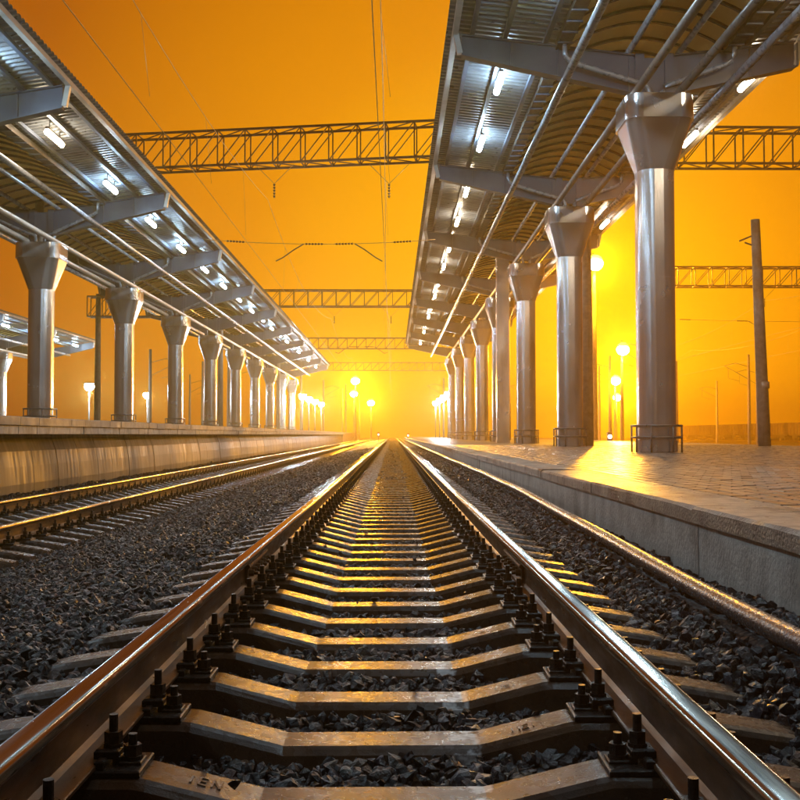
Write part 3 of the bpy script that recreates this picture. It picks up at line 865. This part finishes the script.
        if a in cols and a < 70:
            for s in wings:
                GO = gos[s]; dp = MB(); xg = xc + s * GO; zg = top(GO) - .06
                dp.path([(xg, a - .45, zg + .02), (xg, a - .45, zg - .22), (xg - s * .06, a - .42, zg - .34), (xg - s * .2, a - .38, zg - .42), (xc + s * .5, a - .26, Zc(cap) + .42), (xc + s * .22, a - .22, Zc(cap) + .34),
                         (xc + s * .16, a - .22, Zc(cap) + .2), (xc + s * .16, a - .22, Zc(cap) - .02)], .062, 10)
                part(dp, 'downpipe', 'pipe_paint', root)
    return root, top, bot

RC = [-11.45 + 12 * k for k in range(11)]
can_r, rtop, rbot = canopy('tall steel canopy with yellow barrel skylight over the right platform', 6.38, PLZ, RC, -16.0, 110.5, 8.12, 9.73, 9.25, 9.25, 8.33,
                           {-1: (4.70, 5.07), 1: (3.45, 3.83)}, 50, gos={-1: 2.25, 1: 1.85})
LC = [-9.25 + 12 * k for k in range(13)]
can_l, ltop, lbot = canopy('long steel canopy on shiny columns over the high left platform', -13.44, LPZ, LC, -14.0, 136.5, 7.25, 9.22, 8.65, 8.55, 7.66,
                           {1: (4.67, 5.02), -1: (4.67, 5.02)}, 50)
TC = [78.0, 90.0]
can_t, ttop, tbot = canopy('far left canopy seen end-on behind the nearest left column', -34.7, LPZ, TC, 70.0, 102.0, 7.25, 9.22, 8.65, 8.55, 7.66,
                           {1: (4.67, 5.02), -1: (4.67, 5.02)}, 0, beams_extra=(101.6,))

# fluorescent fittings under the canopies
def tube_meshes(L=1.4):
    h = MB(); h.prism([(-.05, .085), (-.05, .15), (.05, .15), (.05, .085)], -L / 2, L / 2)
    for y in (-L / 2 + .25, L / 2 - .25): h.box(-.012, .012, y - .012, y + .012, .15, .36)
    g = MB(); g.path([(0, -L / 2 + .035, 0), (0, L / 2 - .035, 0)], .08, 12)
    return h.mesh('housing', 'lamp_housing'), g
TH, TG = tube_meshes()
TGM = {k: TG.mesh('tube', k) for k in ('tube_cool', 'tube_warm', 'tube_dim')}
def tube_light(x, y, z, kind, label, group):
    t = thing('tube_light', label, 'tube light', (x, y, z), group)
    inst(TH, 'housing', t, (x, y, z)); inst(TGM[kind], 'tube', t, (x, y, z))
def tube_row(ys, x, z, first, kind, where, group):
    n = 0
    for y in ys:
        if y < first: lab = f'{ORD[len(ys) - 1 - ys.index(y)]} from the far end, {where}, out of frame'
        else: lab = f'{ORD[n]} visible tube light from the near end, {where}'; n += 1
        tube_light(x, y, z, kind(y), lab, group if y >= first else group + ', out of view')
tube_row([26.8 - 24 + 12 * k + d for k in range(0, 9) for d in (0, 5.6) if 26.8 - 24 + 12 * k + d < 109], 6.38 - 3.55, rtop(3.55) - .24, 22.5,
         lambda y: 'tube_cool' if y < 36 else 'tube_warm', 'track-side row under the right canopy', 'tube lights under the right canopy, track side')
tube_row([8.3, 14.3, 20.3, 26.3, 31.6, 44.5, 56.0, 68.0], 6.38 + 2.97, rtop(2.87) - .24, 24.0,
         lambda y: 'tube_warm', 'outer row under the right canopy', 'tube lights under the right canopy, outer row')
tube_row([29.9 + 6.0 * k for k in range(-6, 18)], -13.44 + 3.40, ltop(3.4) - .24, 27.0,
         lambda y: 'tube_warm' if 27 < y < 33 else 'tube_cool', 'row under the left canopy', 'tube lights under the left canopy')
for i, y in enumerate((76, 82, 88, 94, 100)):
    tube_light(-34.7 + 3.40, y, ttop(3.4) - .24, 'tube_cool', f'{ORD[i]} tube light from the near end under the far left canopy', 'tube lights under the far left canopy')

# ---------------------------------------------------------------- masts, gantries, overhead line
def truss(root, p, q, h, d, nb, member=.10, single=False):
    """box truss between p and q (bottom chord centre line), height h, depth d"""
    p, q = Vector(p), Vector(q); t = (q - p).normalized(); sd = Vector((0, 0, 1)).cross(t).normalized() * d / 2; up = Vector((0, 0, h))
    for s in (-1, 1):
        for u in (0, 1):
            ch = MB(); ch.bar(p + sd * s + up * u, q + sd * s + up * u, member); part(ch, 'chord', 'gantry_steel', root)
    br = [MB()]; L = (q - p).length
    def mem(a, b, w):
        br[-1].bar(a, b, w)
        if single: part(br[-1], 'lattice_bar', 'gantry_steel', root); br[-1] = MB()
    for i in range(nb + 1):
        o = p + t * (L * i / nb)
        for s in (-1, 1):
            mem(o + sd * s, o + sd * s + up, member * .62)
            if i < nb:
                o2 = p + t * (L * (i + 1) / nb)
                mem(o + sd * s, o2 + sd * s + up, member * .5)
        mem(o - sd, o + sd, member * .5); mem(o - sd + up, o + sd + up, member * .5)
        if i < nb:
            o2 = p + t * (L * (i + 1) / nb)
            mem(o - sd, o2 + sd, member * .45); mem(o + sd + up, o2 - sd + up, member * .45)
    if not single: part(br[-1], 'lattice', 'gantry_steel', root)['kind'] = 'stuff'
def mast_part(root, x, y, z0, z1, r0=.24, r1=.16):
    m = MB(); m.path([(x, y, z0), (x, y, z0 + (z1 - z0) * .5), (x, y, z1)], [r0, (r0 + r1) / 2, r1], 12)
    return part(m, 'mast', 'mast_concrete', root)

GR = 'catenary gantries across the tracks'
g1 = thing('catenary_gantry', 'nearest lattice gantry spanning high between the two canopies', 'gantry', (-14.2, 40.6, LPZ), GR)
truss(g1, (-14.4, 40.6, Zc(10.42)), (7.4, 37.6, Zc(10.55)), 1.36, .8, 20, member=.08, single=True)
truss(g1, (7.45, 37.6, Zc(10.05)), (22, 38.2, Zc(10.2)), 1.36, .8, 13, member=.08, single=True)
mast_part(g1, -14.3, 40.9, LPZ, Zc(12.2)); mast_part(g1, 7.4, 38.6, PLZ, Zc(12.0)); mast_part(g1, 22.2, 38.2, -1.15, Zc(12.0))
def gantry(label, y, x0, x1, z, h, mx, nb, group=GR):
    g = thing('catenary_gantry', label, 'gantry', (x0, y, -1.15), group)
    truss(g, (x0, y, Zc(z)), (x1, y, Zc(z)), h, .8, nb, member=.085)
    for x in mx: mast_part(g, x, y + .02, -1.15, Zc(z + h + .2))
    return g
gantry('second lattice gantry seen low between the canopies', 77.6, -13.0, 8.6, 9.80, 1.24, (-13.2, 8.8), 20)
gantry('third lattice gantry, small and faded beyond the canopy ends', 117, -13.0, 9.0, 9.9, 1.24, (-13.2, 9.2), 20)
gantry('farthest lattice gantry almost lost in the mist', 157, -14.0, 12.0, 9.9, 1.24, (-14.2, 12.2), 22)
gantry('lattice gantry on the right behind the bare concrete pole', 66.5, 17.6, 42.0, 9.75, 1.25, (17.3, 42.3), 22)
gantry('short lattice gantry on a mast behind the left columns', 66, -19.8, -13.9, 7.65, 1.3, (-19.2, -14.15), 6)

m = MB(); m.box(-.31, .31, -.31, .31, 0, Zc(9.15) - PLZ); m.box(-.34, .34, -.34, .34, 0, .16)
for s in (-1, 1): m.box(-.32, .32, s * .2 - .02, s * .2 + .02, .3, Zc(9.0) - PLZ)
sq = part(m, 'support_post', 'stainless', None); sq.location = (5.55, 51.3, PLZ)
tag(sq, 'square metal post rising to the roof behind the third right column', 'post')

# bare concrete pole on the right with its bracket and insulators
cp = thing('concrete_pole', 'bare tapered concrete pole standing at the back edge of the right platform', 'pole', (13.75, 37.5, PLZ))
mm = MB(); mm.path([(13.75, 37.5, PLZ), (13.62, 37.5, Zc(4)), (13.50, 37.5, Zc(8.0))], [.235, .20, .165], 12); part(mm, 'shaft', 'mast_concrete', cp)
mm = MB(); mm.path([(13.72, 37.5, Zc(1.7)), (13.72, 37.5, Zc(1.95))], .232, 12); part(mm, 'painted_band', 'edge_trim', cp)
mm = MB(); mm.bar((13.5, 37.5, Zc(7.45)), (12.9, 37.5, Zc(7.2)), .06); mm.bar((13.5, 37.5, Zc(7.0)), (13.1, 37.5, Zc(7.15)), .05)
part(mm, 'bracket', 'gantry_steel', cp)

def insulator(m, p, q, r=.075, n=5):
    p, q = Vector(p), Vector(q)
    m.path([p, q], .018, 6, 0)
    for i in range(n):
        a = p.lerp(q, (i + .5) / n - .3 / n); b = p.lerp(q, (i + .5) / n + .3 / n)
        m.path([a, b], [r, r * .55], 8, 1)
def overhead(label, x, zc_wire, zc_mess, ys, loc):
    t = thing('overhead_line', label, 'overhead wire', loc)
    def zig(y): return .25 * math.sin(y / 39.0 * PI)
    cw = MB(); cw.path([(x + zig(y), y, Zc(zc_wire)) for y in ys], .008, 6); part(cw, 'contact_wire', 'wire_metal', t)
    mp = []
    for i in range(len(ys) - 1):
        a, b = ys[i], ys[i + 1]
        for k in range(12):
            u = k / 12; y = a + (b - a) * u; z = Zc(zc_mess - 1.1 * 4 * u * (1 - u)); mp.append((x + zig(y) * .3, y, z))
            if k and k % 2 == 0: dr = MB(); dr.path([(x + zig(y) * .3, y, z), (x + zig(y), y, Zc(zc_wire))], 0.004, 5); part(dr, 'dropper', 'wire_metal', t)
    mp.append((x, ys[-1], Zc(zc_mess)))
    mw = MB(); mw.path(mp, .008, 6); part(mw, 'messenger_wire', 'wire_metal', t)
    return t
GY = [-1.0, 38.2, 77.6, 117, 157, 197]
overhead('overhead wire with droppers above the middle track', -.30, 6.25, 8.9, GY, (-.3, 38.2, Zc(8.9)))
overhead('overhead wire with droppers above the lower left track', -4.75, 6.25, 8.9, GY, (-4.75, 38.2, Zc(8.9)))
GYR = [20, 66.5, 105, 145]
overhead('overhead wire with droppers over the yard behind the right platform', 24.5, 6.4, 8.8, GYR, (24.5, 66.5, Zc(8.8)))
overhead('overhead wire with droppers farther out in the right yard', 31.0, 6.4, 8.8, GYR, (31.0, 66.5, Zc(8.8)))

def crossspan(label, y, xa, xb, z, xs, hang, ztop, zarm):
    t = thing('cross_span', label, 'cross-span wire', (xa, y, Zc(z)))
    m = MB(); pts = [(xa + (xb - xa) * k / 16, y, Zc(z - .18 * 4 * (k / 16) * (1 - k / 16))) for k in range(17)]
    m.path(pts, .012, 6); part(m, 'span_wire', 'wire_metal', t)
    def zz(x): u = (x - xa) / (xb - xa); return Zc(z - .18 * 4 * u * (1 - u))
    for (x0, dx) in xs:
        a = MB(); a.path([(x0, y, zz(x0)), (x0 + dx * .35, y, zz(x0) - .22), (x0 + dx * .75, y, zz(x0) - .52), (x0 + dx, y, Zc(zarm))], .024, 8)
        part(a, 'steady_arm', 'gantry_steel', t)
        ins = MB(); s = -1 if dx > 0 else 1
        insulator(ins, (x0 + .05 * s, y, zz(x0)), (x0 + .75 * s, y, zz(x0 + .75 * s)), .045, 6); part(ins, 'insulator', ['wire_metal', 'insulator'], t)
    for x0 in (xa + .9, xb - .9):
        ins = MB(); insulator(ins, (x0, y, zz(x0)), (x0 + .7 * (1 if x0 < (xa + xb) / 2 else -1), y, zz(x0 + .7 * (1 if x0 < (xa + xb) / 2 else -1))), .045, 6); part(ins, 'insulator', ['wire_metal', 'insulator'], t)
    for x0 in hang:
        h = MB(); h.path([(x0 - .75, y, Zc(ztop)), (x0, y, Zc(ztop - .75)), (x0 + .75, y, Zc(ztop))], .014, 6)
        part(h, 'hanger', 'wire_metal', t)
        ins = MB(); insulator(ins, (x0, y, Zc(ztop - .75)), (x0, y, Zc(ztop - 1.30)), .05, 5); part(ins, 'insulator', ['wire_metal', 'insulator'], t)
crossspan('cross-span wire with two curved steady arms below the nearest gantry', 38.2, -7.2, 1.6, 7.38, ((-3.38, -1.05), (-1.45, 1.05)), (-4.5, -.15), 10.25, 6.55)
crossspan('faint cross-span wire below the second gantry', 77.6, -8.5, 3.5, 6.9, ((-3.38, -1.05), (-1.45, 1.05)), (-4.5, -.15), 9.8, 6.3)
crossspan('cross-span wire with curved steady arms in the right yard', 66.5, 18.0, 41.0, 7.6, ((23.4, 1.1), (30.0, 1.1), (36.5, 1.1)), (24.5, 31.0), 9.7, 6.5)

# thin distant masts in the mist
dm = [(-17, 105), (-22, 92), (-24, 128), (-16.5, 150), (-11.5, 168), (-20, 175), (-8.6, 185), (-30, 150), (-10.2, 205), (-7.5, 225),
      (21.5, 86), (24, 112), (28, 100), (33, 120), (27.5, 135), (38, 108), (36, 140), (45, 125), (20, 150), (30, 165), (48, 150), (41, 170), (15.0, 175), (10.5, 190), (8.0, 160)]
mmesh = MB(); mmesh.path([(0, 0, 0), (0, 0, 5), (0, 0, 10.2)], [.20, .17, .13], 8)
MM = mmesh.mesh('shaft', 'mast_concrete')
am = MB(); am.path([(0, 0, 8.9), (-1.4, 0, 9.3), (-2.6, 0, 9.0)], .035, 6); am.path([(0, 0, 7.6), (-2.6, 0, 9.0)], .028, 6); am.path([(-2.2, 0, 8.8), (-2.2, 0, 7.7), (-1.0, 0, 7.4)], .022, 6)
AM = am.mesh('cantilever', 'gantry_steel')
side_count = {'left': 0, 'right': 0}
for x, y in sorted(dm, key=lambda p: p[1]):
    side = 'left' if x < 0 else 'right'
    t = thing('line_mast', f'{ORD[side_count[side]]} nearest thin overhead-line mast in the mist {"behind the left platform" if x < 0 else "over the right yard"}', 'mast', (x, y, -1.15), 'thin masts in the mist')
    side_count[side] += 1
    h = random.uniform(.85, 1.1)
    inst(MM, 'shaft', t, (x, y, -1.15), scale=(1, 1, h))
    inst(AM, 'cantilever', t, (x, y, -1.15), rz=0 if x > 0 else PI, scale=(1, 1, h))

# ---------------------------------------------------------------- lamps
def point(parent, at, power, col, r):
    l = bpy.data.lights.new('lamp_light', 'POINT'); l.energy = power; l.color = col; l.shadow_soft_size = r
    o = bpy.data.objects.new('lamp_light', l); COL.objects.link(o); o.parent = parent; o.location = Vector(at) - wloc(parent)
def flood_mast(label, x, y, zc, power, r=.30, nx=1, nz=1):
    """bank of round floodlights on a tall mast, aimed along the station"""
    z = Zc(zc); t = thing('floodlight_mast', label, 'floodlight', (x, y + .55, -1.15), 'sodium floodlights on masts')
    m = MB(); m.path([(x, y + .55, -1.15), (x, y + .55, z * .6), (x, y + .55, z + r * nz + .2)], [.22, .17, .12], 10); part(m, 'shaft', 'mast_concrete', t)
    m = MB()
    for k in range(nz): m.bar((x - r * nx, y + .36, z + (k - (nz - 1) / 2) * 2.1 * r), (x + r * nx, y + .36, z + (k - (nz - 1) / 2) * 2.1 * r), .08)
    part(m, 'frame', 'gantry_steel', t)
    for i in range(nx):
        for k in range(nz):
            cx, cz = x + (i - (nx - 1) / 2) * 2.1 * r, z + (k - (nz - 1) / 2) * 2.1 * r
            m = MB(); m.path([(cx, y, cz + .02), (cx, y + .2, cz + .06), (cx, y + .33, cz + .08)], [r * .98, r * .8, r * .4], 14, smooth=False); h = part(m, 'housing', 'lamp_housing', t)
            m = MB(); m.path([(cx, y - .07, cz), (cx, y - .04, cz), (cx, y - .004, cz)], [r * .4, r * .75, r * .92], 14); part(m, 'lens', 'sodium_glass', h)
    point(t, (x, y - .35, z - .1), power, SODIUM, .25)
def post_lamp(label, x, y, zc, power, col, glass, base, group):
    z = Zc(zc); t = thing('post_lamp', label, 'lamp post', (x, y, base), group)
    m = MB(); m.path([(x, y, base), (x, y, base + .8), (x, y, z - .34)], [.09, .06, .05], 10); part(m, 'post', 'lamp_housing', t)
    m = MB(); m.loft([[(x + r * math.cos(2 * PI * k / 12), y + r * math.sin(2 * PI * k / 12), z + zz) for k in range(12)] for r, zz in ((.12, .36), (.52, .30), (.50, .24))]); part(m, 'hood', 'lamp_housing', t)
    m = MB(); m.loft([[(x + r * math.cos(2 * PI * k / 12), y + r * math.sin(2 * PI * k / 12), z + zz) for k in range(12)] for r, zz in ((.16, -.36), (.36, -.2), (.44, .02), (.34, .24))], smooth=True); part(m, 'globe', glass, t)
    point(t, (x, y - .1, z - .55), power, col, .12)
SP_ = 1.9
flood_mast('brightest sodium floodlight, shining beside the second right column', 15.05, 75, 12.75, 13500 * SP_, .62)
flood_mast('sodium floodlight at mid height between the first two right columns', 25.0, 110, 9.3, 10000 * SP_, .75)
flood_mast('lower of the small sodium floodlights between the first two right columns', 42.0, 190, 7.0, 30000 * SP_, .8)
flood_mast('upper of the small sodium floodlights between the first two right columns', 33.0, 150, 8.05, 25000 * SP_, .8)
flood_mast('topmost yellow floodlight just left of the vanishing rails', -6.7, 180, 9.6, 16000 * SP_, .8)
flood_mast('middle yellow floodlight just left of the vanishing rails', -7.9, 205, 8.3, 16000 * SP_, .8)
flood_mast('lowest yellow floodlight nearest the vanishing rails', -4.9, 225, 7.1, 18000 * SP_, .85)
CG = 'white platform lamps on posts'
post_lamp('white post lamp behind the left columns, nearer the frame edge', -26.9, 90, 4.25, 1200, COOL, 'cool_glass', -1.15, CG)
post_lamp('white post lamp between the second and third left columns', -26.6, 110, 4.25, 1200, COOL, 'cool_glass', -1.15, CG)
for i, y in enumerate((119, 128, 138, 150)):
    post_lamp(f'{ORD[i]} of the clustered white post lamps past the left canopy end', -10.6, y, 4.45, 950, COOL, 'cool_glass', LPZ, CG)
for i, y in enumerate((116, 126, 137, 150)):
    post_lamp(f'{ORD[i]} of the clustered white post lamps past the right canopy end', 6.3, y, 4.6, 950, COOL, 'cool_glass', PLZ, CG)

def dwarf_signal(label, x, y, z, base, glass):
    t = thing('dwarf_signal', label, 'signal', (x, y, base), 'small signal lights')
    m = MB(); m.path([(x, y, base), (x, y, z - .15)], .05, 8); m.box(x - .16, x + .16, y - .08, y + .12, z - .3, z + .3); part(m, 'housing', 'signal_black', t)
    m = MB(); m.path([(x, y - .16, z), (x, y - .085, z)], [.11, .13], 12); part(m, 'lens', glass, t)
dwarf_signal('small red signal left of the vanishing rails', -2.0, 140, Zc(0.0), -.6, 'red_glass')
dwarf_signal('small red signal right of the vanishing rails', 2.05, 138, Zc(-.15), -.4, 'red_glass')
dwarf_signal('small white signal light between the first two right columns', 14.95, 70, Zc(-.15), -1.15, 'white_glass')
dwarf_signal('small red signal light left of the second right column', 14.95, 84, Zc(-.15), -1.15, 'red_glass')

# ---------------------------------------------------------------- right yard: tracks and a standing goods train
for i, (x, lab) in enumerate(((17.5, 'yard track just behind the right platform'), (24.3, 'second yard track behind the right platform'), (31.0, 'third yard track behind the right platform'), (76.0, 'yard track under the standing goods train'))):
    t = thing('railway_track', lab, 'railway track', (x, 20, -.5))
    for s in (-1, 1):
        m = MB(); m.prism([(x + s * .7975 + a, -.5 + b) for a, b in ((-.037, 0), (.037, 0), (.037, -.04), (.01, -.055), (.01, -.15), (.075, -.17), (.075, -.18), (-.075, -.18), (-.075, -.17), (-.01, -.15), (-.01, -.055), (-.037, -.04))], 20, FAR)
        part(m, 'rail', 'rail_side', t)
    m = MB(); m.prism([(x - 2.6, -1.14), (x - 1.6, -.76), (x + 1.6, -.76), (x + 2.6, -1.14)], 20, FAR); part(m, 'track_bed', 'ballast_base', t)
    m = MB(); y = 20.3
    while y < 140: m.box(x - 1.35, x + 1.35, y - .085, y + .085, -.78, -.685); y += SP
    q = part(m, 'sleeper', 'sleeper_concrete', t); q['kind'] = 'stuff'
def wagon_meshes():
    b = MB(); b.box(-1.5, 1.5, 0, 12.4, 1.15, 3.3); b.box(-1.56, 1.56, -.02, 12.42, 3.301, 3.42)
    r = MB(); r.box(-.05, .05, 0, .14, 1.16, 3.29)
    u = MB(); u.box(-1.1, 1.1, -.4, 12.8, .95, 1.149)
    w = MB(); w.box(-1.05, 1.05, -1.2, 1.2, .5, .95)
    h = MB(); h.path([(-.9, 0, .475), (.9, 0, .475)], .475, 16, smooth=False)
    rm, bm_, hm_ = r.mesh('rib', 'wagon_paint'), w.mesh('bogie', 'signal_black'), h.mesh('wheelset', 'signal_black')
    out = [('body', b.mesh('body', 'wagon_paint'), (0, 0, 0)), ('underframe', u.mesh('underframe', 'signal_black'), (0, 0, 0))]
    out += [('rib', rm, (sx * 1.552, .2 + k * 1.48, 0)) for k in range(9) for sx in (-1, 1)]
    out += [('bogie', bm_, (0, y, 0)) for y in (2.3, 10.1)] + [('wheelset', hm_, (0, y, 0)) for y in (1.4, 3.2, 9.2, 11.0)]
    return out
WM = wagon_meshes()
for k in range(8):
    y = 165 + k * 13.9
    t = thing('goods_wagon', f'{ORD[k]} nearest goods wagon of the misty train on the far right', 'wagon', (76.0, y, -.5), 'goods wagons of the standing train')
    for nm, me, (ox, oy, oz) in WM: inst(me, nm, t, (76.0 + ox, y + oy, -.5 + oz))

# ---------------------------------------------------------------- mist
hz = MB(); hz.box(-320, 320, -60, 620, -2.6, 17.0)
ho = part(hz, 'haze', [], None)
hm = bpy.data.materials.new('haze'); hm.use_nodes = True; hm.node_tree.nodes.clear()
ho_out = hm.node_tree.nodes.new('ShaderNodeOutputMaterial'); pvn = hm.node_tree.nodes.new('ShaderNodeVolumePrincipled')
pvn.inputs['Color'].default_value = (0.98, 0.70, 0.18, 1); pvn.inputs['Density'].default_value = HAZE_DENSITY; pvn.inputs['Anisotropy'].default_value = 0.78
hm.node_tree.links.new(pvn.outputs['Volume'], ho_out.inputs['Volume'])
ho.data.materials.append(hm); ho['kind'] = 'stuff'; ho['label'] = 'mist filling the whole station at night'; ho['category'] = 'haze'
print('objects', len(bpy.data.objects), 'tris', sum(len(m.loop_triangles) for m in bpy.data.meshes))
